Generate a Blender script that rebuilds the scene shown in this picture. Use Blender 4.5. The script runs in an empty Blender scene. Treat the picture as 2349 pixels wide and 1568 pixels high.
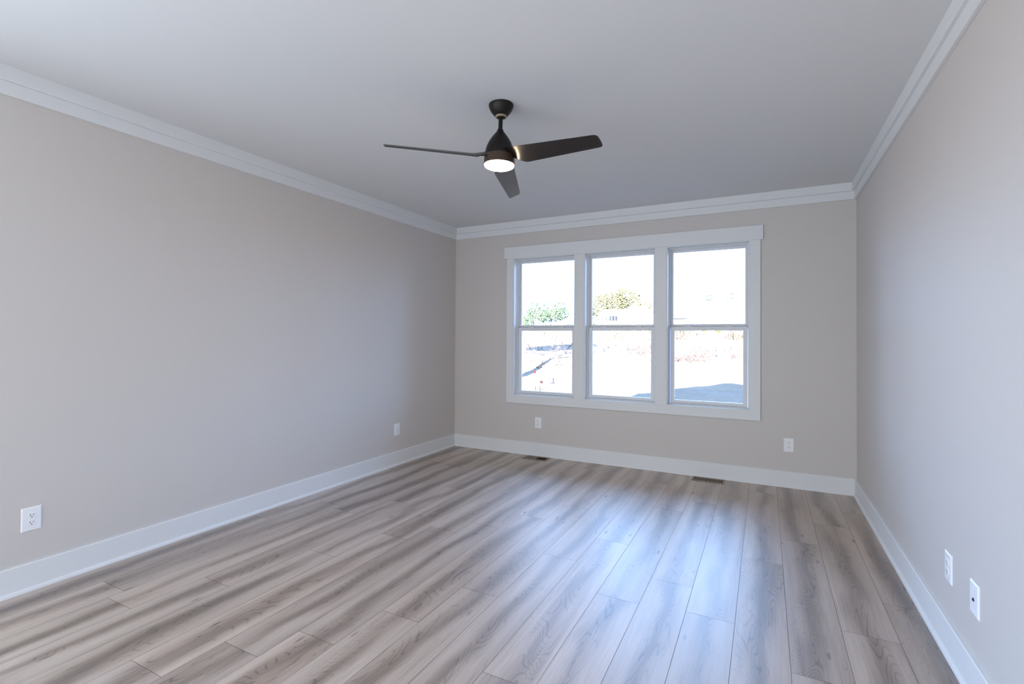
import bpy, bmesh, math, random
from mathutils import Vector, Matrix

# ------------------------------------------------------------------ camera, sky, sun, lamps, exposure
SC = bpy.context.scene
COL = SC.collection
W = 4.211            # room width  (x: 0 .. W)
H = 2.743            # ceiling height
REAR = -7.3          # far end of the room behind the camera (y); the window wall is y = 0
rad = math.radians

SC.view_settings.view_transform = 'Standard'
SC.view_settings.look = 'None'
SC.view_settings.gamma = 1.0
SC.view_settings.use_curve_mapping = False
SC.view_settings.exposure = 0.0
SC.cycles.use_denoising = True
SC.cycles.max_bounces = 14
SC.cycles.diffuse_bounces = 8
SC.cycles.transparent_max_bounces = 24
SC.cycles.sample_clamp_indirect = 6.0

def make_camera():
    f, yaw, pit, rol = 1124.475, -0.475, 0.011, 0.006
    c, s = math.cos, math.sin
    fw = Vector((s(yaw)*c(pit), c(yaw)*c(pit), s(pit)))
    rt = Vector((c(yaw), -s(yaw), 0))
    up = rt.cross(fw)
    r2 = rt*c(rol) + up*s(rol)
    u2 = -rt*s(rol) + up*c(rol)
    cd = bpy.data.cameras.new('camera')
    cd.sensor_width = 36.0
    cd.lens = f/2349*36.0
    cd.shift_x = -1.434/2349
    cd.shift_y = -21.319/2349
    cd.clip_start = 0.05
    cd.clip_end = 400
    o = bpy.data.objects.new('camera', cd)
    m = Matrix(((r2.x, u2.x, -fw.x, 3.494), (r2.y, u2.y, -fw.y, -5.202), (r2.z, u2.z, -fw.z, 1.359), (0, 0, 0, 1)))
    o.matrix_world = m
    COL.objects.link(o)
    SC.camera = o
make_camera()

SKY = (4.0, 6.8, 12.2)
wd = bpy.data.worlds.new('world')
SC.world = wd
wd.use_nodes = True
bg = wd.node_tree.nodes['Background']
bg.inputs['Color'].default_value = (SKY[0]/SKY[2], SKY[1]/SKY[2], 1, 1)
bg.inputs['Strength'].default_value = SKY[2]

sun = bpy.data.lights.new('sun', 'SUN')
sun.energy = 240.0
sun.color = (1.0, 0.90, 0.77)
sun.angle = rad(0.53)
so = bpy.data.objects.new('sun', sun)
EL = rad(21.5)
sdir = Vector((-0.232*math.cos(EL), 0.973*math.cos(EL), -math.sin(EL)))
so.rotation_euler = sdir.to_track_quat('-Z', 'Y').to_euler()
so.location = (8, -20, 12)
COL.objects.link(so)

def portal(name, loc, rot, sx, sy):
    l = bpy.data.lights.new(name, 'AREA')
    l.shape = 'RECTANGLE'
    l.size = sx
    l.size_y = sy
    l.cycles.is_portal = True
    o = bpy.data.objects.new(name, l)
    o.location = loc
    o.rotation_euler = rot
    COL.objects.link(o)
portal('window_portal', (2.1015, 0.19, 1.4935), (rad(-90), 0, 0), 2.6, 1.7)
portal('side_door_portal', (-0.19, -5.9, 1.2), (0, rad(-90), 0), 2.35, 2.4)

# added soft fill lamp in front of the solid rear wall, well behind the camera
al = bpy.data.lights.new('rear_fill_light', 'AREA')
al.shape = 'RECTANGLE'
al.size = 3.8
al.size_y = 2.4
al.energy = 70.0
al.color = (0.90, 0.955, 1.0)
ao = bpy.data.objects.new('rear_fill_light', al)
ao.location = (2.1, REAR + 0.05, 1.35)
ao.rotation_euler = (rad(90), 0, 0)
COL.objects.link(ao)

# added fill lamp just inside the side door, topping up the sky light
dl = bpy.data.lights.new('side_fill_light', 'AREA')
dl.shape = 'RECTANGLE'
dl.size = 2.1
dl.size_y = 2.1
dl.energy = 64.0
dl.color = (0.75, 0.89, 1.0)
do = bpy.data.objects.new('side_fill_light', dl)
do.location = (-0.02, -5.9, 1.2)
do.rotation_euler = (0, rad(-90), 0)
COL.objects.link(do)

# ------------------------------------------------------------------ materials
def new_mat(name):
    m = bpy.data.materials.new(name)
    m.use_nodes = True
    nt = m.node_tree
    return m, nt, nt.nodes['Principled BSDF']
def N(nt, t, **kw):
    n = nt.nodes.new(t)
    for k, v in kw.items():
        if k in n.inputs: n.inputs[k].default_value = v
        else: setattr(n, k, v)
    return n
def L(nt, a, b): nt.links.new(a, b)
def ramp(nt, fac, stops):
    r = nt.nodes.new('ShaderNodeValToRGB')
    cr = r.color_ramp
    while len(cr.elements) < len(stops): cr.elements.new(0.5)
    for e, (p, c) in zip(cr.elements, stops):
        e.position = p
        e.color = (*c, 1) if len(c) == 3 else c
    L(nt, fac, r.inputs[0])
    return r
def flat(name, col, rough=0.5, spec=0.5, metal=0.0, bump=0.0, bscale=200.0, vary=0.0):
    m, nt, b = new_mat(name)
    b.inputs['Base Color'].default_value = (*col, 1)
    b.inputs['Roughness'].default_value = rough
    b.inputs['Specular IOR Level'].default_value = spec
    b.inputs['Metallic'].default_value = metal
    if bump or vary:
        tc = N(nt, 'ShaderNodeTexCoord')
        nz = N(nt, 'ShaderNodeTexNoise', Scale=bscale, Detail=3.0)
        L(nt, tc.outputs['Object'], nz.inputs['Vector'])
        if bump:
            bp = N(nt, 'ShaderNodeBump', Strength=bump, Distance=0.002)
            L(nt, nz.outputs[0], bp.inputs['Height'])
            L(nt, bp.outputs[0], b.inputs['Normal'])
        if vary:
            r = ramp(nt, nz.outputs[0], [(0.3, tuple(c*(1-vary) for c in col)), (0.7, tuple(min(1, c*(1+vary)) for c in col))])
            L(nt, r.outputs[0], b.inputs['Base Color'])
    return m

M = {}
M['wall'] = flat('greige_wall_paint', (0.605, 0.575, 0.55), 0.62, 0.3, bump=0.06, bscale=180)
M['ceiling'] = flat('flat_ceiling_paint', (0.695, 0.70, 0.71), 0.9, 0.2, bump=0.05, bscale=150)
M['trim'] = flat('semigloss_white_trim', (0.73, 0.745, 0.76), 0.5, 0.35, bump=0.02, bscale=90)
M['vinyl'] = flat('white_window_vinyl', (0.72, 0.735, 0.76), 0.45, 0.35)
M['plate'] = flat('white_outlet_plastic', (0.84, 0.85, 0.88), 0.3, 0.5)
M['slot'] = flat('dark_slot', (0.02, 0.018, 0.02), 0.6, 0.2)
M['steel'] = flat('dark_metal_connector', (0.05, 0.045, 0.06), 0.4, 0.4, metal=0.3)
M['fan'] = flat('matte_black_fan', (0.010, 0.007, 0.006), 0.42, 0.28, bump=0.02, bscale=400)
M['blade'] = flat('matte_black_blade', (0.011, 0.008, 0.008), 0.30, 0.8)
M['register'] = flat('oak_coloured_register', (0.22, 0.165, 0.125), 0.45, 0.5, bscale=60, vary=0.25)
M['register_dark'] = flat('register_throat', (0.02, 0.012, 0.009), 0.7, 0.2)
M['damper'] = flat('brown_damper', (0.15, 0.105, 0.075), 0.5, 0.4)
M['ring'] = flat('lamp_glow_brown_ring', (0.060, 0.036, 0.024), 0.42, 0.4)  # brown carries the lamp's warm glow on the ring
M['collar'] = flat('warm_lit_lip_tan', (0.34, 0.26, 0.19), 0.4, 0.5)  # tan stands for warm light on the canopy's bottom lip
M['seam'] = flat('plank_groove', (0.17, 0.115, 0.085), 0.7, 0.2)
M['bark'] = flat('grey_bark', (0.05, 0.042, 0.038), 0.9, 0.1, bump=0.4, bscale=12, vary=0.3)
M['siding'] = flat('pale_siding', (0.22, 0.225, 0.23), 0.6, 0.3)
M['roofing'] = flat('pale_shingles', (0.062, 0.066, 0.074), 0.8, 0.2, bscale=4, vary=0.1)
M['darkglass'] = flat('dark_house_glass', (0.003, 0.004, 0.005), 0.2, 0.3)
M['red'] = flat('red_plastic', (0.020, 0.0010, 0.0016), 0.8, 0.05)
M['black'] = flat('black_plastic', (0.006, 0.006, 0.008), 0.6, 0.2)
M['blue'] = flat('blue_grey_plastic', (0.012, 0.016, 0.035), 0.6, 0.2)
M['whitepipe'] = flat('white_pipe', (0.8, 0.8, 0.8), 0.4, 0.4)
M['clay'] = flat('red_clay_stone', (0.008, 0.0025, 0.003), 0.9, 0.1)

def lens_mat():
    m, nt, b = new_mat('lit_frosted_lens')
    b.inputs['Base Color'].default_value = (0.9, 0.85, 0.78, 1)
    b.inputs['Emission Color'].default_value = (1.0, 0.77, 0.50, 1)
    b.inputs['Emission Strength'].default_value = 110.0
    return m
M['lens'] = lens_mat()

def glass_mat():
    m = bpy.data.materials.new('clear_window_glass')
    m.use_nodes = True
    nt = m.node_tree
    nt.nodes.clear()
    out = N(nt, 'ShaderNodeOutputMaterial')
    tr = N(nt, 'ShaderNodeBsdfTransparent')
    tr.inputs[0].default_value = (0.96, 0.97, 0.97, 1)
    gl = N(nt, 'ShaderNodeBsdfGlossy')
    gl.inputs['Roughness'].default_value = 0.02
    fr = N(nt, 'ShaderNodeFresnel', IOR=1.3)
    mx = N(nt, 'ShaderNodeMixShader')
    L(nt, fr.outputs[0], mx.inputs[0])
    L(nt, tr.outputs[0], mx.inputs[1])
    L(nt, gl.outputs[0], mx.inputs[2])
    L(nt, mx.outputs[0], out.inputs[0])
    return m
M['glass'] = glass_mat()

def wood_mat():
    m, nt, b = new_mat('grey_oak_plank')
    uv = N(nt, 'ShaderNodeUVMap', uv_map='plank')
    at = N(nt, 'ShaderNodeAttribute', attribute_name='rand')
    sx = N(nt, 'ShaderNodeSeparateXYZ')
    L(nt, uv.outputs[0], sx.inputs[0])
    sc = N(nt, 'ShaderNodeSeparateXYZ')
    L(nt, at.outputs['Vector'], sc.inputs[0])
    def mul(a, k):
        n = N(nt, 'ShaderNodeMath', operation='MULTIPLY')
        L(nt, a, n.inputs[0]); n.inputs[1].default_value = k
        return n.outputs[0]
    def vec(su, sv, sr):
        c = N(nt, 'ShaderNodeCombineXYZ')
        L(nt, mul(sx.outputs[0], su), c.inputs[0])
        L(nt, mul(sx.outputs[1], sv), c.inputs[1])
        L(nt, mul(sc.outputs[0], sr), c.inputs[2])
        return c.outputs[0]
    def noise(v, scale, detail, dist=0.0, rough=0.5):
        n = N(nt, 'ShaderNodeTexNoise', Scale=scale, Detail=detail, Distortion=dist, Roughness=rough)
        L(nt, v, n.inputs['Vector'])
        return n.outputs[0]
    streak = noise(vec(9.0, 0.50, 61.0), 1.0, 3.0, 0.45)
    def math2(op, a, b):
        n = N(nt, 'ShaderNodeMath', operation=op)
        for k, v in enumerate((a, b)):
            if isinstance(v, (int, float)): n.inputs[k].default_value = v
            else: L(nt, v, n.inputs[k])
        return n.outputs[0]
    # darker heartwood band wandering along the middle of each plank, pale sapwood at its edges
    uva = N(nt, 'ShaderNodeUVMap', uv_map='across')
    sa = N(nt, 'ShaderNodeSeparateXYZ')
    L(nt, uva.outputs[0], sa.inputs[0])
    wander = noise(vec(0.0, 1.3, 47.0), 1.0, 2.0)
    width = noise(vec(0.0, 1.9, 71.0), 1.0, 2.0)
    centre = math2('ADD', 0.08, math2('MULTIPLY', wander, 0.84))
    dist = math2('ABSOLUTE', math2('SUBTRACT', sa.outputs[0], centre), 0.0)
    rel = math2('DIVIDE', dist, math2('ADD', 0.10, math2('MULTIPLY', width, 0.42)))
    hr = ramp(nt, rel, [(0.15, (0, 0, 0)), (0.5, (0.45, 0.45, 0.45)), (1.0, (1, 1, 1))])
    broad = math2('ADD', math2('MULTIPLY', hr.outputs[0], 0.20), math2('ADD', 0.045, math2('MULTIPLY', streak, 0.72)))
    field = noise(vec(5.2, 0.85, 87.0), 1.0, 2.0, 0.6)
    ln = N(nt, 'ShaderNodeMath', operation='SINE')
    fine = noise(vec(230.0, 5.0, 33.0), 1.0, 2.0)
    L(nt, math2('ADD', mul(field, 290.0), mul(streak, 14.0)), ln.inputs[0])
    base = ramp(nt, broad, [(0.26, (0.158, 0.112, 0.082)), (0.42, (0.268, 0.198, 0.150)), (0.54, (0.385, 0.300, 0.240)), (0.68, (0.495, 0.405, 0.34))])
    # contour grain lines, strongest in the darker heartwood
    heart = ramp(nt, broad, [(0.40, (1, 1, 1)), (0.60, (0.10, 0.10, 0.10))])
    lr = ramp(nt, ln.outputs[0], [(0.0, (0, 0, 0)), (0.75, (0.12, 0.12, 0.12)), (1.0, (1, 1, 1))])
    lm = N(nt, 'ShaderNodeMath', operation='MULTIPLY')
    L(nt, heart.outputs[0], lm.inputs[0]); L(nt, lr.outputs[0], lm.inputs[1])
    mx1 = N(nt, 'ShaderNodeMix', data_type='RGBA', blend_type='MULTIPLY')
    L(nt, mul(lm.outputs[0], 0.75), mx1.inputs[0])
    L(nt, base.outputs[0], mx1.inputs[6])
    mx1.inputs[7].default_value = (0.30, 0.28, 0.28, 1)
    fr = ramp(nt, fine, [(0.3, (0.80, 0.80, 0.80)), (0.7, (1.12, 1.12, 1.12))])
    mx2 = N(nt, 'ShaderNodeMix', data_type='RGBA', blend_type='MULTIPLY')
    mx2.inputs[0].default_value = 0.8
    L(nt, mx1.outputs[2], mx2.inputs[6]); L(nt, fr.outputs[0], mx2.inputs[7])
    # knots
    vo = N(nt, 'ShaderNodeTexVoronoi', Scale=1.0, Randomness=1.0)
    L(nt, vec(8.5, 2.3, 29.0), vo.inputs['Vector'])
    kn = ramp(nt, vo.outputs['Distance'], [(0.035, (1, 1, 1)), (0.10, (0, 0, 0))])
    mx3 = N(nt, 'ShaderNodeMix', data_type='RGBA', blend_type='MIX')
    L(nt, mul(kn.outputs[0], 0.75), mx3.inputs[0])
    L(nt, mx2.outputs[2], mx3.inputs[6])
    mx3.inputs[7].default_value = (0.045, 0.035, 0.032, 1)
    # plank to plank tone
    tone = ramp(nt, sc.outputs[1], [(0.0, (0.93, 0.93, 0.93)), (0.5, (1, 0.99, 0.98)), (1.0, (1.06, 1.04, 1.02))])
    mx4 = N(nt, 'ShaderNodeMix', data_type='RGBA', blend_type='MULTIPLY')
    mx4.inputs[0].default_value = 1.0
    L(nt, mx3.outputs[2], mx4.inputs[6]); L(nt, tone.outputs[0], mx4.inputs[7])
    L(nt, mx4.outputs[2], b.inputs['Base Color'])
    rr = ramp(nt, fine, [(0.3, (0.38, 0.38, 0.38)), (0.7, (0.46, 0.46, 0.46))])
    L(nt, rr.outputs[0], b.inputs['Roughness'])
    b.inputs['Specular IOR Level'].default_value = 0.85
    b.inputs['Coat Weight'].default_value = 1.0
    b.inputs['Coat IOR'].default_value = 1.6
    b.inputs['Coat Roughness'].default_value = 0.46
    bp = N(nt, 'ShaderNodeBump', Strength=0.12, Distance=0.001)
    L(nt, fine, bp.inputs['Height'])
    L(nt, bp.outputs[0], b.inputs['Normal'])
    return m
M['wood'] = wood_mat()

def ground_mat():
    m, nt, b = new_mat('clay_soil_and_dead_grass')
    tc = N(nt, 'ShaderNodeTexCoord')
    n1 = N(nt, 'ShaderNodeTexNoise', Scale=0.35, Detail=5.0)
    n2 = N(nt, 'ShaderNodeTexNoise', Scale=6.0, Detail=4.0)
    L(nt, tc.outputs['Object'], n1.inputs[0]); L(nt, tc.outputs['Object'], n2.inputs[0])
    r1 = ramp(nt, n1.outputs[0], [(0.35, (0.092, 0.068, 0.050)), (0.65, (0.080, 0.063, 0.047))])
    r2 = ramp(nt, n2.outputs[0], [(0.3, (0.75, 0.75, 0.75)), (0.7, (1.15, 1.15, 1.15))])
    mx = N(nt, 'ShaderNodeMix', data_type='RGBA', blend_type='MULTIPLY')
    mx.inputs[0].default_value = 1.0
    L(nt, r1.outputs[0], mx.inputs[6]); L(nt, r2.outputs[0], mx.inputs[7])
    L(nt, mx.outputs[2], b.inputs['Base Color'])
    b.inputs['Roughness'].default_value = 0.95
    b.inputs['Specular IOR Level'].default_value = 0.1
    return m
M['ground'] = ground_mat()

def leaf_mat(name, a, c, sc=1.5):
    m, nt, b = new_mat(name)
    tc = N(nt, 'ShaderNodeTexCoord')
    n1 = N(nt, 'ShaderNodeTexNoise', Scale=sc, Detail=3.0)
    L(nt, tc.outputs['Object'], n1.inputs[0])
    r1 = ramp(nt, n1.outputs[0], [(0.35, a), (0.65, c)])
    L(nt, r1.outputs[0], b.inputs['Base Color'])
    b.inputs['Roughness'].default_value = 0.8
    b.inputs['Specular IOR Level'].default_value = 0.2
    return m
M['pine'] = leaf_mat('pine_green', (0.010, 0.024, 0.014), (0.028, 0.048, 0.029))
M['oakleaf'] = leaf_mat('yellow_green_leaf', (0.020, 0.022, 0.011), (0.050, 0.052, 0.030))
M['dryleaf'] = leaf_mat('dry_brown_leaf', (0.025, 0.012, 0.009), (0.045, 0.025, 0.018))
M['gold'] = leaf_mat('golden_leaf', (0.06, 0.050, 0.024), (0.08, 0.07, 0.04))
M['lime'] = leaf_mat('bright_yellow_shrub', (0.04, 0.048, 0.006), (0.055, 0.056, 0.012))
M['redbrush'] = leaf_mat('red_brown_brush', (0.015, 0.010, 0.011), (0.052, 0.037, 0.037), 5.0)
M['greybrush'] = leaf_mat('grey_twigs', (0.022, 0.020, 0.024), (0.05, 0.045, 0.048), 3.0)
M['straw'] = leaf_mat('dead_grass_straw', (0.03, 0.024, 0.021), (0.055, 0.046, 0.038), 3.0)

# ------------------------------------------------------------------ mesh helpers
def link(o, parent=None):
    COL.objects.link(o)
    if parent: o.parent = parent
    return o
def obj(name, bm, mats, parent=None, smooth=False, bevel=0.0, seg=2):
    me = bpy.data.meshes.new(name)
    bmesh.ops.recalc_face_normals(bm, faces=bm.faces)
    bm.to_mesh(me)
    bm.free()
    for m in (mats if isinstance(mats, (list, tuple)) else [mats]): me.materials.append(m)
    if smooth:
        for p in me.polygons: p.use_smooth = True
    o = bpy.data.objects.new(name, me)
    link(o, parent)
    if bevel:
        md = o.modifiers.new('bevel', 'BEVEL')
        md.width = bevel; md.segments = seg; md.limit_method = 'ANGLE'; md.angle_limit = rad(40)
    return o
def box(bm, x0, x1, y0, y1, z0, z1, mi=0):
    vs = [bm.verts.new((x, y, z)) for x in (x0, x1) for y in (y0, y1) for z in (z0, z1)]
    for q in ((0, 1, 3, 2), (4, 6, 7, 5), (0, 4, 5, 1), (2, 3, 7, 6), (0, 2, 6, 4), (1, 5, 7, 3)):
        f = bm.faces.new([vs[i] for i in q]); f.material_index = mi
def prism(bm, prof, p0, p1, ax):
    """profile (list of (a, z)) swept along axis ax ('x' or 'y') from p0 to p1; a is the other horizontal axis"""
    def P(a, z, t): return (t, a, z) if ax == 'x' else (a, t, z)
    A = [bm.verts.new(P(a, z, p0)) for a, z in prof]
    B = [bm.verts.new(P(a, z, p1)) for a, z in prof]
    n = len(prof)
    for i in range(n): bm.faces.new((A[i], A[(i+1) % n], B[(i+1) % n], B[i]))
    bm.faces.new(A); bm.faces.new(B)
def lathe(bm, prof, seg=48, cap=True):
    rings = []
    for r, z in prof:
        rings.append([bm.verts.new((r*math.cos(2*math.pi*i/seg), r*math.sin(2*math.pi*i/seg), z)) for i in range(seg)] if r > 1e-6 else [bm.verts.new((0, 0, z))])
    for a, b in zip(rings, rings[1:]):
        for i in range(seg):
            j = (i+1) % seg
            if len(a) == 1 and len(b) == 1: continue
            if len(a) == 1: bm.faces.new((a[0], b[j], b[i]))
            elif len(b) == 1: bm.faces.new((a[i], a[j], b[0]))
            else: bm.faces.new((a[i], a[j], b[j], b[i]))
    if cap:
        for r in (rings[0], rings[-1]):
            if len(r) > 2: bm.faces.new(r)
def tube(bm, pts, r0, r1=None, seg=6):
    r1 = r0 if r1 is None else r1
    prev = None
    n = len(pts)
    for k, p in enumerate(pts):
        p = Vector(p)
        d = (Vector(pts[min(k+1, n-1)]) - Vector(pts[max(k-1, 0)])).normalized()
        a = d.orthogonal().normalized(); b = d.cross(a)
        r = r0 + (r1-r0)*k/max(1, n-1)
        ring = [bm.verts.new(p + (a*math.cos(2*math.pi*i/seg) + b*math.sin(2*math.pi*i/seg))*r) for i in range(seg)]
        if prev:
            for i in range(seg): bm.faces.new((prev[i], prev[(i+1) % seg], ring[(i+1) % seg], ring[i]))
        else: bm.faces.new(ring)
        prev = ring
    bm.faces.new(prev)
def BM(): return bmesh.new()
def empty(name, loc=(0, 0, 0), rz=0.0, parent=None):
    o = bpy.data.objects.new(name, None)
    o.empty_display_size = 0.1
    o.location = loc
    o.rotation_euler = (0, 0, rz)
    return link(o, parent)
def tag(o, label, cat, group=None, kind=None):
    o['label'] = label
    o['category'] = cat
    if group: o['group'] = group
    if kind: o['kind'] = kind
    return o
def struct(o, label, cat):
    o['kind'] = 'structure'; o['label'] = label; o['category'] = cat
    return o
def copy_tree(o, parent=None):
    c = o.copy()
    COL.objects.link(c)
    c.parent = parent
    for ch in list(o.children): copy_tree(ch, c)
    return c

# ------------------------------------------------------------------ room shell
WT = 0.17   # wall thickness
OP = [(0.833, 1.604), (1.716, 2.487), (2.599, 3.370)]   # the three window openings (x)
OZ0, OZ1 = 0.681, 2.306

def build_floor():
    rnd = random.Random(11)
    bm = BM()
    uvl = bm.loops.layers.uv.new('plank')
    uva = bm.loops.layers.uv.new('across')
    cl = bm.loops.layers.float_color.new('rand')
    PW, PL, X0 = 0.2235, 1.51, 2.026
    known = {-7: -3.884, -6: -3.52, -4: -2.578, -2: -2.11, -1: -1.80, 0: -1.425, 1: -2.34, 2: -1.955, 3: -2.654, 4: -2.345, 5: -2.613, 6: -1.81, 7: -1.372, 8: -2.437, 9: -2.053}
    g = 0.0009
    for k in range(-10, 11):
        xa = max(0.0, X0 + k*PW); xb = min(W, X0 + (k+1)*PW)
        if xb - xa < 0.01: continue
        j = known.get(k, -rnd.uniform(0.4, 1.8))
        while j < 1.6: j += PL
        while j > REAR:
            ya, yb = max(REAR, j-PL), min(0.0, j)
            if yb - ya > 0.01:
                r = (rnd.random(), rnd.random(), rnd.random(), 1)
                vs = [bm.verts.new(p) for p in ((xa+g, ya+g, 0), (xb-g, ya+g, 0), (xb-g, yb-g, 0), (xa+g, yb-g, 0))]
                f = bm.faces.new(vs)
                f.material_index = 0
                for lp in f.loops:
                    lp[uvl].uv = (lp.vert.co.x - (X0+k*PW) + r[0]*3.1, lp.vert.co.y - j + r[2]*9.7)
                    lp[uva].uv = ((lp.vert.co.x - (X0+k*PW))/PW, lp.vert.co.y - j + r[2]*9.7)
                    lp[cl] = r
            j -= PL
    box(bm, -WT, W+WT, REAR-WT, WT, -0.25, -0.0012, 1)
    o = obj('floor', bm, [M['wood'], M['seam']])
    return struct(o, 'grey brown wood plank floor running towards the windows', 'floor')
build_floor()

bm = BM(); box(bm, -WT, W+WT, REAR-WT, WT, H, H+0.15)
struct(obj('ceiling', bm, M['ceiling']), 'flat pale grey white painted ceiling', 'ceiling')

bm = BM()
box(bm, -WT, OP[0][0], 0, WT, 0, H)
box(bm, OP[2][1], W+WT, 0, WT, 0, H)
for a, b in ((OP[0][1], OP[1][0]), (OP[1][1], OP[2][0])): box(bm, a, b, 0, WT, OZ0, OZ1)
box(bm, OP[0][0], OP[2][1], 0, WT, 0, OZ0)
box(bm, OP[0][0], OP[2][1], 0, WT, OZ1, H)
struct(obj('wall_back', bm, M['wall']), 'greige painted wall around the triple window', 'wall')

DY0, DY1, DZ = -7.05, -4.75, 2.3      # unseen glass door, added to the left wall to let in daylight
bm = BM()
box(bm, -WT, 0, DY1, 0, 0, H)
box(bm, -WT, 0, REAR, DY0, 0, H)
box(bm, -WT, 0, DY0, DY1, DZ, H)
struct(obj('wall_left', bm, M['wall']), 'long greige painted wall with two outlets', 'wall')
bm = BM(); box(bm, W, W+WT, REAR, 0, 0, H)
struct(obj('wall_right', bm, M['wall']), 'greige painted wall on the right, bright with daylight', 'wall')
bm = BM(); box(bm, -WT, W+WT, REAR-WT, REAR, 0, H)
struct(obj('wall_rear', bm, M['wall']), 'greige painted wall behind the camera', 'wall')

# added glass door out of view, there to admit sky light
d = struct(empty('added_door_1', (-0.09, (DY0+DY1)/2, 0)), 'unseen white framed glass door added to the left wall for daylight', 'door')
hw = (DY1-DY0)/2
bm = BM()
box(bm, -0.05, 0.05, -hw, -hw+0.06, 0, DZ); box(bm, -0.05, 0.05, hw-0.06, hw, 0, DZ)
box(bm, -0.05, 0.05, -hw+0.06, hw-0.06, DZ-0.06, DZ); box(bm, -0.05, 0.05, -hw+0.06, hw-0.06, 0, 0.05)
box(bm, -0.03, 0.03, -0.05, 0.05, 0.05, DZ-0.06)
obj('door_frame', bm, M['vinyl'], d)
for s in (-1, 1):
    bm = BM(); ya, yb = sorted((s*0.05, s*(hw-0.06))); box(bm, -0.004, 0.004, ya, yb, 0.05, DZ-0.06)
    obj('pane', bm, M['glass'], d)

# ------------------------------------------------------------------ baseboards and crown
ZB = 0.147
bprof = [(0, 0), (0.016, 0), (0.016, ZB-0.004), (0.013, ZB), (0, ZB)]
sprof = [(0.016, 0), (0.029, 0), (0.0285, 0.008), (0.026, 0.014), (0.021, 0.019), (0.016, 0.021)]
def flipx(p): return [(W-a, z) for a, z in p]
def neg(p): return [(-a, z) for a, z in p]
def base(name, prof, shoe, p0, p1, s0, s1, ax, lab):
    bm = BM(); prism(bm, prof, p0, p1, ax)
    o = struct(obj(name, bm, M['trim']), lab, 'baseboard')
    bm = BM(); prism(bm, shoe, s0, s1, ax)
    obj('shoe_molding', bm, M['trim'], o, smooth=False)
base('baseboard_back', neg(bprof), neg(sprof), 0.0, W, 0.016, W-0.016, 'x', 'white baseboard below the triple window')
base('baseboard_left', bprof, sprof, DY1+0.02, -0.016, DY1+0.02, -0.029, 'y', 'white baseboard along the left wall')
base('baseboard_right', flipx(bprof), flipx(sprof), REAR, -0.016, REAR, -0.029, 'y', 'white baseboard along the right wall')

ZC, ZM = 2.598, 2.669
f_prof = [(0, ZC), (0.018, ZC), (0.018, ZM), (0, ZM)]
c_prof = [(0, ZM), (0.034, ZM), (0.037, ZM+0.003), (0.037, H), (0, H)]
def crown(name, fp, cp, f0, f1, c0, c1, ax, lab):
    e = struct(empty(name), lab, 'crown molding')
    bm = BM(); prism(bm, fp, f0, f1, ax); obj('frieze_board', bm, M['trim'], e, bevel=0.0015, seg=1)
    bm = BM(); prism(bm, cp, c0, c1, ax); obj('crown_board', bm, M['trim'], e)
crown('trim_1', neg(f_prof), neg(c_prof), 0, W, 0, W, 'x', 'white two step crown molding above the triple window')
crown('trim_2', f_prof, c_prof, REAR, -0.018, REAR, -0.037, 'y', 'white two step crown molding along the left wall')
crown('trim_3', flipx(f_prof), flipx(c_prof), REAR, -0.018, REAR, -0.037, 'y', 'white two step crown molding along the right wall')

# ------------------------------------------------------------------ window casing
CT = 0.018
e = struct(empty('trim_4', (2.1015, 0, OZ0)), 'flat white casing around the triple window', 'window casing')
def cz(name, x0, x1, z0, z1, t=CT):
    bm = BM(); box(bm, x0-2.1015, x1-2.1015, -t, 0, z0-OZ0, z1-OZ0)
    obj(name, bm, M['trim'], e, bevel=0.0015, seg=1)
cz('head_casing', 0.711, 3.481, 2.306, 2.443, 0.024)
cz('side_casing', 0.744, 0.833, OZ0, 2.306)
cz('side_casing', 3.370, 3.459, OZ0, 2.306)
cz('mullion_casing', 1.604, 1.716, OZ0, 2.306)
cz('mullion_casing', 2.487, 2.599, OZ0, 2.306)
cz('bottom_casing', 0.744, 3.459, 0.592, OZ0)

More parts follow.
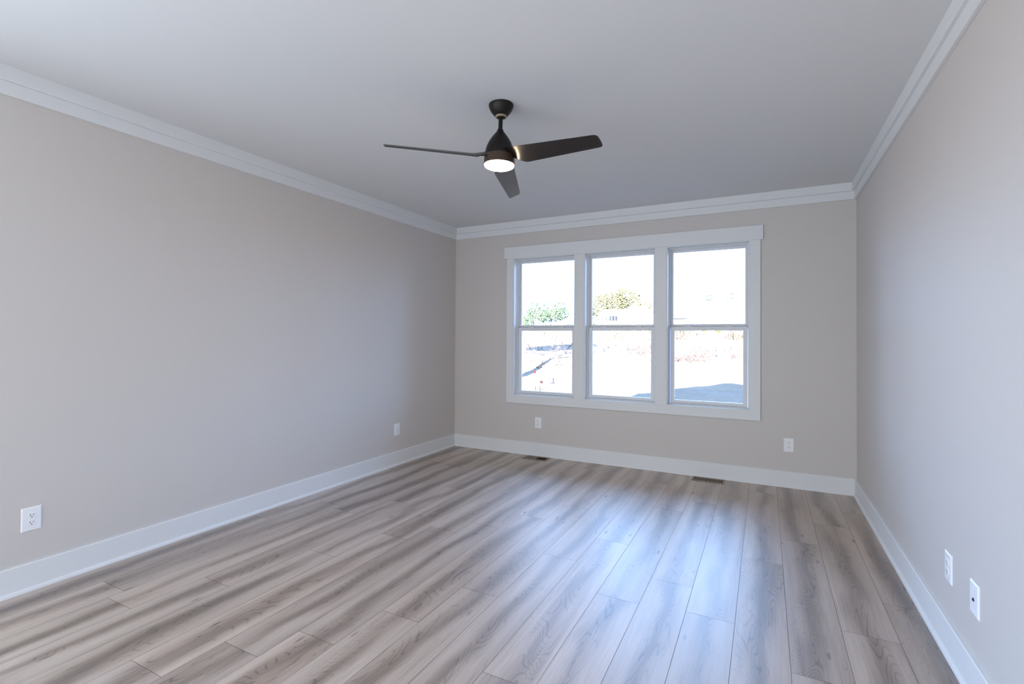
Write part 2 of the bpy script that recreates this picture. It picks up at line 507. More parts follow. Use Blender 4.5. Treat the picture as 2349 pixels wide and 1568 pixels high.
# ------------------------------------------------------------------ double-hung windows
def ring(bm, x0, x1, z0, z1, y0, y1, l, r, b, t):
    """rectangular frame: outer x0..x1, z0..z1, member widths l r b t"""
    box(bm, x0, x0+l, y0, y1, z0, z1)
    box(bm, x1-r, x1, y0, y1, z0, z1)
    box(bm, x0+l, x1-r, y0, y1, z0, z0+b)
    box(bm, x0+l, x1-r, y0, y1, z1-t, z1)
def build_window(n, x0, x1, lab):
    c = (x0+x1)/2; hw = (x1-x0)/2; h = OZ1-OZ0
    w = struct(empty('window_%d' % n, (c, 0, OZ0)), lab, 'window')
    bm = BM(); ring(bm, -hw, hw, 0, h, -0.013, 0.070, 0.008, 0.008, 0.008, 0.008)
    obj('jamb', bm, M['trim'], w)
    bm = BM()
    ring(bm, -hw, hw, 0, h, 0.070, 0.165, 0.020, 0.020, 0.018, 0.016)
    ring(bm, -hw+0.021, hw-0.021, 0.019, h-0.017, 0.143, 0.160, 0.007, 0.007, 0.006, 0.006)   # exterior stop
    ring(bm, -hw+0.021, hw-0.021, h*0.5, h-0.017, 0.086, 0.106, 0.007, 0.007, 0.0001, 0.008)   # track stop beside the upper sash
    obj('window_frame', bm, M['vinyl'], w, bevel=0.001, seg=1)
    # upper sash, in the outer track
    zu0, zu1 = 1.470-OZ0, 2.288-OZ0
    bm = BM(); ring(bm, -hw+0.022, hw-0.022, zu0, zu1, 0.112, 0.142, 0.0245, 0.0245, 0.044, 0.030)
    us = obj('upper_sash', bm, M['vinyl'], w, bevel=0.003, seg=2)
    bm = BM(); box(bm, -hw+0.0465, hw-0.0465, 0.131, 0.135, zu0+0.044, zu1-0.030)
    obj('pane', bm, M['glass'], us)
    # lower sash, in the inner track
    zl0, zl1 = 0.700-OZ0, 1.486-OZ0
    bm = BM(); ring(bm, -hw+0.025, hw-0.025, zl0, zl1, 0.078, 0.110, 0.038, 0.038, 0.034, 0.040)
    box(bm, -hw+0.08, hw-0.08, 0.072, 0.078, zl0+0.004, zl0+0.014)      # lift rail
    ls = obj('lower_sash', bm, M['vinyl'], w, bevel=0.003, seg=2)
    bm = BM(); box(bm, -hw+0.063, hw-0.063, 0.098, 0.102, zl0+0.034, zl1-0.040)
    obj('pane', bm, M['glass'], ls)
    for s in (-1, 1):
        bm = BM()
        pts = [(0.032*math.cos(a), 0.013*math.sin(a)) for a in [math.pi*i/10 for i in range(11)]]
        A = [bm.verts.new((s*0.19+x, 0.084, zl1+z)) for x, z in pts]
        B = [bm.verts.new((s*0.19+x, 0.102, zl1+z)) for x, z in pts]
        for i in range(10): bm.faces.new((A[i], A[i+1], B[i+1], B[i]))
        bm.faces.new((A[0], B[0], B[10], A[10])); bm.faces.new(A); bm.faces.new(B)
        obj('sash_lock', bm, M['vinyl'], ls)
build_window(1, *OP[0], 'left white double hung window of the triple window')
build_window(2, *OP[1], 'middle white double hung window of the triple window')
build_window(3, *OP[2], 'right white double hung window of the triple window')

# ------------------------------------------------------------------ outlets and wall plates (built facing -y, origin at the plate's centre on the wall)
def plate_bm(w, h, t):
    bm = BM()
    b = 0.005
    o = [(-w/2, -h/2), (w/2, -h/2), (w/2, h/2), (-w/2, h/2)]
    i = [(x - math.copysign(b, x), z - math.copysign(b, z)) for x, z in o]
    A = [bm.verts.new((x, 0, z)) for x, z in o]
    B = [bm.verts.new((x, -t*0.45, z)) for x, z in o]
    C = [bm.verts.new((x, -t, z)) for x, z in i]
    for P, Q in ((A, B), (B, C)):
        for k in range(4): bm.faces.new((P[k], P[(k+1) % 4], Q[(k+1) % 4], Q[k]))
    bm.faces.new(A); bm.faces.new(C)
    return bm
PWD, PHT, PT = 0.083, 0.126, 0.0065
def rec_bm(zc):
    bm = BM()
    R, hh = 0.0172, 0.0143
    pts = []
    for i in range(40):
        a = 2*math.pi*i/40
        x, z = R*math.cos(a), R*math.sin(a)
        pts.append((x, max(-hh, min(hh, z))))
    A = [bm.verts.new((x, -PT+0.0005, zc+z)) for x, z in pts]
    B = [bm.verts.new((x, -PT-0.0016, zc+z)) for x, z in pts]
    C = [bm.verts.new((x*0.94, -PT-0.0022, zc+z*0.94)) for x, z in pts]
    for P, Q in ((A, B), (B, C)):
        for k in range(40):
            try: bm.faces.new((P[k], P[(k+1) % 40], Q[(k+1) % 40], Q[k]))
            except ValueError: pass
    bm.faces.new(A); bm.faces.new(C)
    bmesh.ops.remove_doubles(bm, verts=bm.verts, dist=1e-6)
    return bm
def make_outlet():
    e = empty('duplex_outlet')
    obj('cover_plate', plate_bm(PWD, PHT, PT), M['plate'], e)
    yb = -PT-0.0023
    for zc in (0.0195, -0.0195):
        r = obj('receptacle', rec_bm(zc), M['plate'], e)
        for x, hh in ((-0.0064, 0.0042), (0.0064, 0.0036)):
            bm = BM(); box(bm, x-0.0012, x+0.0012, yb-0.0002, yb+0.0005, zc+0.0035-hh, zc+0.0035+hh)
            obj('slot', bm, M['slot'], r)
        bm = BM()
        vs = [bm.verts.new((0.0026*math.cos(a), yb-0.0002, zc-0.0078+0.0026*math.sin(a))) for a in [2*math.pi*i/16 for i in range(16)]]
        w2 = [bm.verts.new((v.co.x, yb+0.0005, v.co.z)) for v in vs]
        for k in range(16): bm.faces.new((vs[k], vs[(k+1) % 16], w2[(k+1) % 16], w2[k]))
        bm.faces.new(vs); bm.faces.new(w2)
        obj('ground_hole', bm, M['slot'], r)
    bm = BM()
    vs = [bm.verts.new((0.003*math.cos(a), -PT-0.0012, 0.003*math.sin(a))) for a in [2*math.pi*i/16 for i in range(16)]]
    w2 = [bm.verts.new((v.co.x, -PT+0.0003, v.co.z)) for v in vs]
    for k in range(16): bm.faces.new((vs[k], vs[(k+1) % 16], w2[(k+1) % 16], w2[k]))
    bm.faces.new(vs); bm.faces.new(w2)
    obj('screw', bm, M['plate'], e)
    return e
o1 = make_outlet()
ZO = 0.377
G = 'white duplex outlets low on the walls'
spots = [((0.0, -4.034, ZO), rad(90), 'large white duplex outlet nearest the camera on the left wall'),
         ((0.0, -1.098, ZO), rad(90), 'small white duplex outlet on the left wall near the far corner'),
         ((1.159, 0.0, ZO+0.002), 0.0, 'white duplex outlet below the left pane of the triple window'),
         ((3.692, 0.0, ZO+0.010), 0.0, 'white duplex outlet on the window wall right of the triple window'),
         ((W, -2.416, ZO-0.006), rad(-90), 'white duplex outlet on the right wall beside the cable plate')]
for i, (loc, rz, lab) in enumerate(spots):
    o = o1 if i == 0 else copy_tree(o1)
    o.location = loc
    o.rotation_euler = (0, 0, rz)
    tag(o, lab, 'outlet', G)

cp = empty('cable_plate', (W, -2.716, ZO-0.004), rad(-90))
tag(cp, 'white cable jack plate with one dark connector on the right wall', 'wall plate')
obj('cover_plate', plate_bm(PWD, PHT, PT), M['plate'], cp)
def disc_y(bm, r, y0, y1, z, seg):
    vs = [bm.verts.new((r*math.cos(2*math.pi*i/seg), y0, z+r*math.sin(2*math.pi*i/seg))) for i in range(seg)]
    w2 = [bm.verts.new((v.co.x, y1, v.co.z)) for v in vs]
    for k in range(seg): bm.faces.new((vs[k], vs[(k+1) % seg], w2[(k+1) % seg], w2[k]))
    bm.faces.new(vs); bm.faces.new(w2)
bm = BM(); disc_y(bm, 0.0075, -PT+0.0005, -PT-0.0015, -0.003, 6); disc_y(bm, 0.0045, -PT-0.0015, -PT-0.0040, -0.003, 20)
j = obj('coaxial_jack', bm, M['steel'], cp)
for z in (0.042, -0.042):
    bm = BM(); disc_y(bm, 0.003, -PT+0.0003, -PT-0.0012, z, 16)
    obj('screw', bm, M['plate'], cp)

# ------------------------------------------------------------------ floor registers
def register(x0, x1, y0, y1, half):
    cx, cy = (x0+x1)/2, (y0+y1)/2
    e = empty('floor_register', (cx, cy, 0))
    hx, hy = (x1-x0)/2, (y1-y0)/2
    bm = BM()
    ix, iy = hx-0.021, hy-0.028
    ring2 = lambda: None
    z0, z1 = 0.0, 0.0045
    box(bm, -hx, hx, -hy, -iy, z0, z1); box(bm, -hx, hx, iy, hy, z0, z1)
    box(bm, -hx, -ix, -iy, iy, z0, z1); box(bm, ix, hx, -iy, iy, z0, z1)
    box(bm, -0.006, 0.006, -iy, iy, z0, z1)
    obj('register_frame', bm, M['register'], e, bevel=0.0015, seg=1)
    bm = BM(); box(bm, -ix, ix, -iy, iy, -0.0005, 0.0006)
    obj('throat', bm, M['register_dark'], e)
    if half:
        bm = BM(); box(bm, -ix, -0.006, -iy, iy, 0.0008, 0.0022)
        obj('damper', bm, M['damper'], e)
        for k in range(4):
            y = -iy + (k+0.5)*2*iy/4
            bm = BM(); box(bm, 0.006, ix, y-0.0022, y+0.0022, 0.0007, 0.0020)
            obj('louver', bm, M['register_dark'], e)
    else:
        nb = 9
        for s in (-1, 1):
            wd_ = (ix-0.006)/nb
            for k in range(1, nb):
                x = s*(0.006 + k*wd_)
                bm = BM(); box(bm, x-0.0032, x+0.0032, -iy, iy, 0.0007, 0.0043)
                obj('louver', bm, M['register'], e)
    return e
tag(register(1.052, 1.335, -0.206, -0.046, True), 'brown floor register with half its opening closed, near the left corner', 'floor vent')
tag(register(2.863, 3.155, -0.192, -0.046, False), 'slotted brown floor register below the right window', 'floor vent')

# ------------------------------------------------------------------ ceiling fan
FX, FY = 2.101, -2.66
fan = tag(empty('ceiling_fan', (FX, FY, H)), 'black three blade ceiling fan with a lit round lamp', 'ceiling fan')
TILT = Matrix.Rotation(0.030, 4, 'Y')         # hangs a touch off plumb from its ball joint
def fan_part(name, bm, mat, smooth=True, parent=fan, tilt=True, bevel=0.0):
    if tilt: bmesh.ops.transform(bm, matrix=TILT, verts=bm.verts)
    return obj(name, bm, mat, parent, smooth=smooth, bevel=bevel)
def sharp(o, ang=35):
    for p in o.data.polygons: p.use_smooth = True
    md = o.modifiers.new('edge_split', 'EDGE_SPLIT'); md.split_angle = rad(ang)
    return o
bm = BM()
lathe(bm, [(0.0, 0.0), (0.072, 0.0), (0.074, -0.003), (0.0735, -0.010), (0.069, -0.024), (0.060, -0.041), (0.048, -0.056), (0.039, -0.066), (0.037, -0.067), (0.0, -0.067)], 56, cap=False)
sharp(fan_part('canopy', bm, M['fan'], tilt=False))
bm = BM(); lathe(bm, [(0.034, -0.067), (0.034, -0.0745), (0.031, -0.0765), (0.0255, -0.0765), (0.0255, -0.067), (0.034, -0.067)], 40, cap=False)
co = sharp(fan_part('lit_lip_collar', bm, M['collar'], tilt=False)); co['label'] = 'added collar under the canopy, tan for its warm lit lip'
bm = BM(); lathe(bm, [(0.0, -0.056), (0.012, -0.058), (0.021, -0.064), (0.0235, -0.071), (0.021, -0.079), (0.0125, -0.084), (0, -0.084)], 32)
fan_part('hanger_ball', bm, M['fan'])
bm = BM(); lathe(bm, [(0.0125, -0.080), (0.0125, -0.165)], 24)
sharp(fan_part('downrod', bm, M['fan']))
bm = BM(); lathe(bm, [(0.0, -0.146), (0.016, -0.146), (0.0185, -0.149), (0.019, -0.156), (0.024, -0.163), (0.036, -0.178), (0.052, -0.199), (0.066, -0.222), (0.077, -0.247), (0.084, -0.270), (0.087, -0.290), (0.088, -0.303), (0.0, -0.303)], 56)
mh = sharp(fan_part('motor_housing', bm, M['fan']))
bm = BM(); lathe(bm, [(0.0, 0.0), (0.004, 0.0), (0.004, 0.0015), (0.0, 0.0015)], 14)
bmesh.ops.transform(bm, matrix=TILT @ Matrix.Translation((0.013, -0.046, -0.1905)) @ Matrix.Rotation(rad(52), 4, Vector((0.95, 0.3, 0))), verts=bm.verts)
obj('set_screw', bm, M['steel'], mh)
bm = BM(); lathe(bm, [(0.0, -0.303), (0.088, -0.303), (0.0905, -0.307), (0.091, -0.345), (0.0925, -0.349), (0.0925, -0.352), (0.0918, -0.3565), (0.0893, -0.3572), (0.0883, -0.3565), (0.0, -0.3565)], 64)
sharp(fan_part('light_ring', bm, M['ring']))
bm = BM(); lathe(bm, [(0.0, -0.3566), (0.0875, -0.3566), (0.0875, -0.362), (0.085, -0.367), (0.076, -0.3715), (0.055, -0.3745), (0.025, -0.376), (0.0, -0.3765)], 64)
sharp(fan_part('lamp_lens', bm, M['lens']), 50)

def blade_bm(th):
    """moulded blade: hub blend, sharp low edge heel, long straight taper, rounded tip"""
    bm = BM()
    R = 0.668
    d = Vector((math.cos(th), math.sin(th), 0)); n = Vector((math.sin(th), -math.cos(th), 0)); up = Vector((0, 0, 1))
    st = []
    rs = [0.070, 0.085, 0.10, 0.12, 0.14, 0.16, 0.18, 0.21, 0.26, 0.33, 0.41, 0.49, 0.57, 0.62, 0.645, 0.657, 0.664, 0.668]
    for r in rs:
        t = max(0.0, (r-0.18)/(R-0.18))
        hu = 0.064*(1-t) + 0.043*t
        hl = 0.066*(1-t) + 0.043*t
        if r < 0.18:
            q = (r-0.07)/0.11
            hl = 0.032 + (0.066-0.032)*(q*q*(3-2*q))
            hu = 0.052 + (0.064-0.052)*q
        if r > 0.640:                                  # rounded corners at the tip
            u = (r-0.640)/0.028
            k = 0.007*(1-math.sqrt(max(0, 1-u*u)))
            hu -= k*1.2; hl -= k*1.2
        tw = rad(25.0) if r > 0.2 else rad(25.0 + 4.0*(0.2-r)/0.13)
        z0 = -0.326 - 0.064*(r-0.2)
        if r < 0.16: z0 += 0.018*((0.16-r)/0.09)**1.5
        st.append((r, hu, hl, tw, z0))
    NS = 9
    top, bot = [], []
    for r, hu, hl, tw, z0 in st:
        a, b = [], []
        for i in range(NS):
            s = -hl + (hu+hl)*i/(NS-1)
            e = abs(2*i/(NS-1)-1)
            th_ = 0.0045*math.sqrt(max(0.02, 1-e**4))
            cam = 0.004*(1-e*e)
            c = d*r + n*(s*math.cos(tw)) + up*(z0 + s*math.sin(tw))
            nn = n*(-math.sin(tw)) + up*math.cos(tw)
            a.append(bm.verts.new(c + nn*(cam+th_))); b.append(bm.verts.new(c + nn*(cam-th_)))
        top.append(a); bot.append(b)
    for k in range(len(st)-1):
        for i in range(NS-1):
            bm.faces.new((top[k][i], top[k+1][i], top[k+1][i+1], top[k][i+1]))
            bm.faces.new((bot[k][i], bot[k][i+1], bot[k+1][i+1], bot[k+1][i]))
        for i in (0, NS-1):
            bm.faces.new((top[k][i], bot[k][i], bot[k+1][i], top[k+1][i]))
    for k in (0, len(st)-1):
        bm.faces.new(top[k] + bot[k][::-1])
    return bm
for k in range(3):
    sharp(fan_part('blade', blade_bm(rad(-11.07 + 120*k)), M['blade']), 50)

# ------------------------------------------------------------------ roof over the house (casts the gable shade seen through the right window)
def build_roof():
    bm = BM()
    box(bm, -1.0, 12.5, REAR-3.0, 0.45, H+0.16, 3.2)
    prof = [(2.4, 3.2), (10.1, 3.2), (10.1, 3.9), (6.15, 6.05), (5.8, 6.05), (2.4, 4.2)]
    A = [bm.verts.new((x, -6.0, z)) for x, z in prof]
    B = [bm.verts.new((x, 0.35, z)) for x, z in prof]
    for i in range(6): bm.faces.new((A[i], A[(i+1) % 6], B[(i+1) % 6], B[i]))
    bm.faces.new(A); bm.faces.new(B)
    struct(obj('roof', bm, M['roofing']), 'gabled roof over this house', 'roof')
    bm = BM(); box(bm, W+WT+0.01, 12.3, REAR-1, 0.17, -0.5, H+0.15)
    struct(obj('wall_exterior', bm, M['siding']), 'outer walls of the rest of this house', 'wall')
build_roof()

# ------------------------------------------------------------------ ground outside
def gz(x, y):
    if y < 14: b = -0.5
    elif y < 60: b = -0.5 + 2.8*(y-14)/46
    else: b = 2.3 + 0.01*(y-60)
    return b
def build_ground():
    rnd = random.Random(3)
    bm = BM()
    xs = [-70 + 2.5*i for i in range(25)] + [-7.5 + 0.5*i for i in range(34)] + [10 + 3*i for i in range(12)]
    ys = [-30, -20, -12, -7.7, -4, -1] + [0.6 + 0.5*i for i in range(50)] + [26 + 2*i for i in range(26)] + [82, 90, 100]
    V = []
    for y in ys:
        row = []
        for x in xs:
            z = gz(x, y)
            if y > 9: z += 0.05*math.sin(x*1.7+y*0.9) + rnd.uniform(-0.03, 0.03)*(1 + (y > 20)*1.5)
            row.append(bm.verts.new((x, y, z)))
        V.append(row)
    for j in range(len(ys)-1):
        for i in range(len(xs)-1):
            if ys[j] > -8 and ys[j+1] < 0.7 and xs[i] > -0.4 and xs[i+1] < 12.6: continue
            bm.faces.new((V[j][i], V[j][i+1], V[j+1][i+1], V[j+1][i]))
    o = obj('ground', bm, M['ground'], smooth=True)
    struct(o, 'pale bare soil and dead grass outside the windows', 'ground')
build_ground()

# ------------------------------------------------------------------ plants outside
def leaves(bm, rnd, blobs, n, s):
    """n small leaf cards spread through a union of ellipsoids (cx, cy, cz, rx, ry, rz)"""
    wts = [b[3]*b[4]*b[5] for b in blobs]
    for _ in range(n):
        c = rnd.choices(blobs, wts)[0]
        while True:
            p = Vector((rnd.uniform(-1, 1), rnd.uniform(-1, 1), rnd.uniform(-1, 1)))
            if 0.15 < p.length < 1: break
        p = p.normalized()*(p.length**0.5)
        p = Vector((c[0]+p.x*c[3], c[1]+p.y*c[4], c[2]+p.z*c[5]))
        u = Vector((rnd.gauss(0, 1), rnd.gauss(0, 1), rnd.gauss(0, 1))).normalized()
        v = u.orthogonal().normalized()
        k = s*rnd.uniform(0.6, 1.4)
        bm.faces.new([bm.verts.new(p+u*k), bm.verts.new(p+v*k*0.6), bm.verts.new(p-u*k), bm.verts.new(p-v*k*0.6)])
def tree(name, lab, cat, base, trunk_h, blobs, n, s, leaf, r=0.12, seed=1, group=None):
    rnd = random.Random(seed)
    e = tag(empty(name, base), lab, cat, group)
    bm = BM()
    tube(bm, [(0, 0, -0.3), (rnd.uniform(-.1, .1), 0, trunk_h*0.5), (rnd.uniform(-.2, .2), 0, trunk_h)], r, r*0.5)
    for b in blobs:
        tube(bm, [(0, 0, trunk_h*0.55), (b[0]*0.5, b[1]*0.5, (trunk_h*0.6+b[2])*0.5), (b[0], b[1], b[2])], r*0.4, r*0.12, 5)
    obj('trunk', bm, M['bark'], e)
    bm = BM(); leaves(bm, rnd, blobs, n, s)
    obj('crown', bm, leaf, e)
    return e
GT = 'trees on the far edge of the field'
# row of green trees seen through the left window
row = [(-28.65, 5.9, 1.0, 'tree at the left edge of the green row seen through the left window'),
       (-27.45, 6.95, 1.25, 'second green tree from the left in the left window'),
       (-26.10, 6.6, 1.2, 'green tree in the middle of the row seen through the left window'),
       (-24.75, 6.75, 1.2, 'second green tree from the right in the left window'),
       (-23.4, 6.9, 1.35, 'rightmost and densest green tree of the row in the left window')]
for i, (x, zt, w, lab) in enumerate(row):
    ty = 62 if i % 2 == 0 else 65.2
    kk = (ty+5.2)/67.2
    x = 3.494 + (x-3.494)*kk
    zt = 1.359 + (zt-1.359)*kk
    b = gz(x, ty)
    h = zt-b
    tree('evergreen_tree', lab, 'tree', (x, ty, b), h*0.8,
         [(0, 0, h-1.0, w*0.75, w*0.75, 1.0), (0.3, 0, h-1.9, w*0.9, w*0.9, 0.9), (-0.35, 0.2, h-2.4, w*0.6, w*0.6, 0.8)], 1500 if i < 4 else 2200, 0.10, M['pine'], 0.10, 20+i, GT)
# low shrub right of the row
tree('low_shrub', 'low dark shrub between the green trees and the white house', 'shrub', (-21.1, 60, 2.3), 0.9, [(0, 0, 1.3, 0.9, 0.7, 0.45)], 150, 0.10, M['pine'], 0.05, 31)
# big spreading tree behind the white house
b = gz(-17, 72)
tree('spreading_tree', 'large yellow green tree behind the white house', 'tree', (-17.0, 72, b), 4.0,
     [(-3.2, 0, 4.2, 2.0, 1.8, 2.0), (-1.2, 0, 4.6, 2.2, 1.8, 1.9), (0.6, 0, 5.5, 1.7, 1.6, 1.5), (2.0, 0, 4.9, 1.7, 1.6, 1.4), (-4.0, 0, 2.4, 0.8, 0.8, 1.9)], 15000, 0.12, M['oakleaf'], 0.25, 41, GT)
tree('golden_tree', 'small golden leaved tree behind the right end of the white house', 'tree', (-13.0, 70, gz(-13, 70)), 2.6,
     [(0, 0, 3.9, 1.5, 1.2, 1.0)], 2200, 0.10, M['gold'], 0.12, 42, GT)
# thin pines seen through the right window
tree('pine_tree', 'slender pine at the middle of the right window', 'tree', (-3.9, 75, 2.45), 5.6,
     [(-0.15, 0, 5.3, 0.75, 0.7, 0.55), (0.1, 0, 5.9, 0.45, 0.4, 0.45)], 420, 0.10, M['pine'], 0.06, 51, GT)
tree('pine_tree', 'slender pine at the right edge of the right window', 'tree', (-0.9, 75, 2.45), 5.4,
     [(-0.35, 0, 5.1, 0.6, 0.5, 0.35), (0.35, 0, 5.8, 0.65, 0.5, 0.3)], 260, 0.10, M['pine'], 0.05, 52, GT)
tree('young_tree', 'small yellow green sapling low in the right upper pane', 'tree', (-0.62, 55, 2.0), 1.6,
     [(0, 0, 1.5, 0.42, 0.4, 0.75)], 130, 0.08, M['oakleaf'], 0.03, 53)
for x, sd, lab in ((-2.45, 61, 'left bright yellow shrub below the right window meeting rail'), (-0.95, 62, 'right bright yellow shrub below the right window meeting rail')):
    tree('yellow_shrub', lab, 'shrub', (x, 52.3, 1.8), 0.6, [(0, 0, 0.75, 0.36, 0.3, 0.55)], 260, 0.07, M['lime'], 0.02, sd, 'bright yellow shrubs in the far field')

# bare tree left of the house: its branches and its long shade
def bare_tree():
    rnd = random.Random(77)
    e = tag(empty('bare_tree', (-5.75, 12.2, -0.5)), 'bare tree with a few dry brown leaves at the left edge of the left window', 'tree')
    bm = BM()
    def grow(p, d, r, ln, depth):
        pts = [p]
        q = p.copy(); dd = d.copy()
        n = 4
        for _ in range(n):
            dd = (dd + Vector((rnd.gauss(0, .10), rnd.gauss(0, .10), rnd.gauss(0.02, .06)))).normalized()
            q = q + dd*ln/n
            pts.append(q.copy())
        tube(bm, pts, r, r*0.62, 6 if depth < 2 else 4)
        if depth >= 5: return
        kids = 2 if depth == 0 else rnd.choice((2, 3))
        for k in range(kids):
            sp = 0.55 if depth == 0 else 0.65
            nd = (dd + Vector((rnd.gauss(0, sp), rnd.gauss(0, sp), rnd.uniform(-0.1, .35)))).normalized()
            grow(pts[-1] if k < 2 else pts[2], nd, r*0.60, ln*rnd.uniform(.55, .8), depth+1)
    tube(bm, [(-0.1, 0, 3.9), (0.4, 0, 4.5), (0.9, 0, 4.2), (1.0, 0, 3.5)], 0.02, 0.004, 4)
    grow(Vector((0, 0, -0.3)), Vector((-0.10, 0.02, 1)), 0.25, 5.4, 0)
    obj('trunk_and_branches', bm, M['bark'], e)
    bm = BM()
    leaves(bm, rnd, [(-1.0, 0, 9.2, 2.0, 2.4, 1.2), (0.6, 0.3, 9.8, 1.6, 2.0, 1.0), (-2.2, -0.2, 8.6, 1.4, 1.4, 0.8), (-1.6, 0, 7.0, 1.3, 1.5, 0.5), (1.2, 0, 7.3, 1.2, 1.4, 0.45), (-0.4, 0, 6.3, 0.9, 1.0, 0.3)], 3400, 0.12)
    leaves(bm, rnd, [(0.98, 0.0, 3.5, 0.20, 0.3, 0.35), (0.92, 0.0, 4.3, 0.16, 0.3, 0.5)], 70, 0.035)
    obj('dry_leaves', bm, M['dryleaf'], e)
bare_tree()

# brush and dead grass nobody could count
def brush(name, lab, pts, n, hmin, hmax, mat, seed, lean=0.5, wid=0.012, leafy=0.0):
    rnd = random.Random(seed)
    bm = BM()
    for _ in range(n):
        x0, y0, x1, y1 = rnd.choice(pts)
        x, y = rnd.uniform(x0, x1), rnd.uniform(y0, y1)
        h = rnd.uniform(hmin, hmax)
        p = Vector((x, y, gz(x, y)-0.05))
        q = p + Vector((rnd.gauss(0, lean)*h, rnd.gauss(0, lean)*h, h))
        m = (p+q)/2 + Vector((rnd.gauss(0, .08), rnd.gauss(0, .08), rnd.gauss(.05, .05)))*h
        tube(bm, [p, m, q], wid, wid*0.4, 3)
        if rnd.random() < leafy:
            leaves(bm, rnd, [(m.x, m.y, m.z, .15, .15, .15), (q.x, q.y, q.z, .15, .15, .12)], 5, 0.05)
    o = obj(name, bm, mat)
    return tag(o, lab, name.replace('_', ' '), kind='stuff')
brush('red_brush', 'red brown tangled brush across the field in the right window', [(-2.4, 22.6, 0.0, 27.5), (-1.0, 22.4, 0.5, 26.0), (-0.9, 22.4, 0.5, 28.5), (1.6, 25.5, 3.2, 28.5), (-5.2, 26.0, -3.2, 29.0)], 520, 0.2, 0.75, M['redbrush'], 5, 0.9, 0.013, 0.5)
brush('grey_brush', 'grey bare twigs scattered over the far field', [(-8.0, 29.6, -3.0, 36), (-3.0, 29.6, 3.0, 36), (-18, 29.6, -8, 40), (-5.5, 29.6, -2.5, 31.5), (-1.0, 29.6, 2.5, 33)], 900, 0.1, 0.7, M['greybrush'], 6, 0.9, 0.018, 0.35)
brush('dead_grass', 'tall dead grass standing along the far side of the field', [(-26, 42, -12, 51), (-14, 42, -4, 51), (-5, 42, -2.9, 51), (0.2, 42, 3, 51)], 1300, 0.5, 1.7, M['straw'], 7, 0.2, 0.03)
brush('fallen_twigs', 'dry twigs and leaf litter on the soil around the tree shade, left window', [(-10.5, 17, -5.5, 29), (-9.5, 18, -6.0, 24), (-6.0, 18, -3.4, 24)], 900, 0.04, 0.2, M['straw'], 8, 1.4, 0.014, 0.15)

# ------------------------------------------------------------------ houses and small things in the field
def house():
    e = tag(empty('white_house', (-13.0, 62, gz(-13, 62))), 'white house with a pale roof across the field', 'house')
    z0 = -0.4
    bm = BM(); box(bm, -4.1, 3.9, -1.0, 4.0, z0, 2.44)
    obj('wall', bm, M['siding'], e)
    bm = BM()
    # long low roof: ridge parallel to x
    def hip(x0, x1, y0, y1, ze, rx0, rx1, ry, zr):
        v = [bm.verts.new(p) for p in ((x0, y0, ze), (x1, y0, ze), (x1, y1, ze), (x0, y1, ze), (rx0, ry, zr), (rx1, ry, zr))]
        bm.faces.new((v[0], v[1], v[5], v[4])); bm.faces.new((v[1], v[2], v[5])); bm.faces.new((v[2], v[3], v[4], v[5])); bm.faces.new((v[3], v[0], v[4])); bm.faces.new((v[0], v[3], v[2], v[1]))
    hip(-4.35, 2.0, -1.15, 4.3, 2.44, -4.0, 0.5, 1.5, 3.2)
    hip(-1.2, 4.6, -1.2, 4.3, 2.44, 0.1, 0.5, 1.0, 3.68)
    obj('roof', bm, M['roofing'], e)
    f = BM(); ring(f, -2.62, -1.36, 1.42, 2.22, -1.06, -1.0, 0.06, 0.06, 0.06, 0.06)
    box(f, -2.23, -2.17, -1.06, -1.0, 1.47, 2.17); box(f, -1.81, -1.75, -1.06, -1.0, 1.47, 2.17)
    w = obj('window', f, M['siding'], e)
    bm = BM(); box(bm, -2.57, -1.41, -1.03, -1.005, 1.47, 2.17)
    obj('pane', bm, M['darkglass'], w)
    bm = BM(); box(bm, -3.08, -2.94, -1.04, -1.0, 1.60, 2.0)
    obj('vent', bm, M['darkglass'], e)
house()
e = tag(empty('shed', (-6.1, 60, 2.3)), 'low flat roofed white shed at the left of the right upper pane', 'shed')
bm = BM(); box(bm, -1.3, 0.55, 0, 2, -0.2, 1.72); obj('wall', bm, M['siding'], e)
bm = BM(); box(bm, -1.4, 0.65, -0.45, 2.1, 1.72, 1.86); obj('roof', bm, M['roofing'], e)

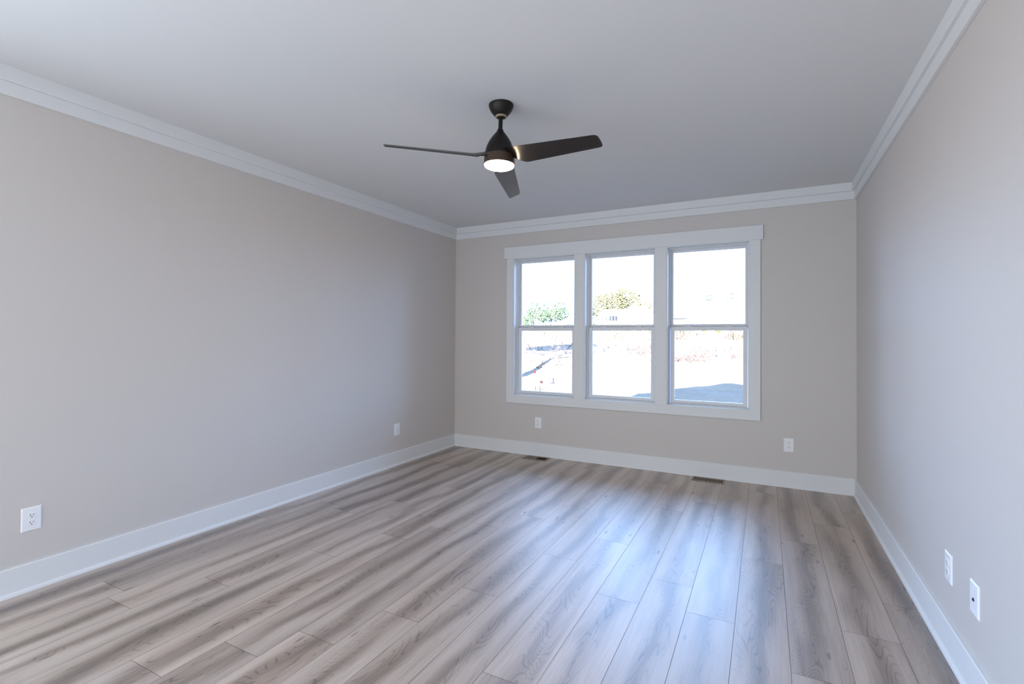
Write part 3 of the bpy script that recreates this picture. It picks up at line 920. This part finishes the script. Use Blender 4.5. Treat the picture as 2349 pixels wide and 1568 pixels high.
def gx(x, y): return (x, y, gz(x, y))
e = tag(empty('marker_flag', gx(-5.85, 15.1)), 'small red marker flag stuck in the soil, left window', 'flag')
bm = BM(); tube(bm, [(0, 0, -0.1), (0, 0, 0.30)], 0.006); obj('stake', bm, M['black'], e)
bm = BM(); box(bm, 0, 0.10, -0.004, 0.004, 0.20, 0.30); obj('flag', bm, M['red'], e)
for (x, y, s, lab) in ((-5.28, 13.5, 0.05, 'left of two small dark stones in the soil, left window'), (-5.02, 13.55, 0.045, 'right of two small dark stones in the soil, left window'), (-4.7, 13.35, 0.06, 'small dark red clay lump on the soil, left window')):
    rnd = random.Random(int(x*100))
    bm = BM()
    bmesh.ops.create_icosphere(bm, subdivisions=2, radius=s)
    for v in bm.verts: v.co *= rnd.uniform(0.8, 1.15)
    o = obj('stone', bm, M['clay'] if 'red' in lab else M['bark'])
    o.location = (x, y, gz(x, y)+s*0.5+0.03)
    tag(o, lab, 'stone', 'loose stones on the soil')
e = tag(empty('storage_tub', gx(-4.42, 13.75)), 'small blue grey tub on the soil at the right of the left window', 'tub')
bm = BM(); box(bm, -0.09, 0.09, -0.07, 0.07, 0, 0.17); obj('body', bm, M['blue'], e, bevel=0.01)
bm = BM(); box(bm, -0.10, 0.10, -0.08, 0.08, 0.17, 0.19); obj('lid', bm, M['black'], e)
e = tag(empty('saw_stand', gx(-3.64, 10.55), 0.3), 'small dark leggy stand on the soil low in the left window', 'stand')
bm = BM(); box(bm, -0.17, 0.12, -0.03, 0.03, 0.27, 0.31); obj('top_bar', bm, M['black'], e)
for x, dx in ((-0.06, 0.02), (0.09, 0.03)):
    for s in (-1, 1):
        bm = BM(); tube(bm, [(x, 0, 0.27), (x+dx, s*0.08, -0.03)], 0.012); obj('leg', bm, M['black'], e)
e = tag(empty('white_post', gx(1.05, 26.8)), 'short white utility post amid the red brush, right window', 'post')
bm = BM(); tube(bm, [(0, 0, -0.2), (0, 0, 0.95)], 0.09, 0.09, 12); obj('pipe', bm, M['whitepipe'], e)
bm = BM(); tube(bm, [(0, 0, 0.95), (0, 0, 1.0)], 0.105, 0.105, 12); obj('cap', bm, M['whitepipe'], e)
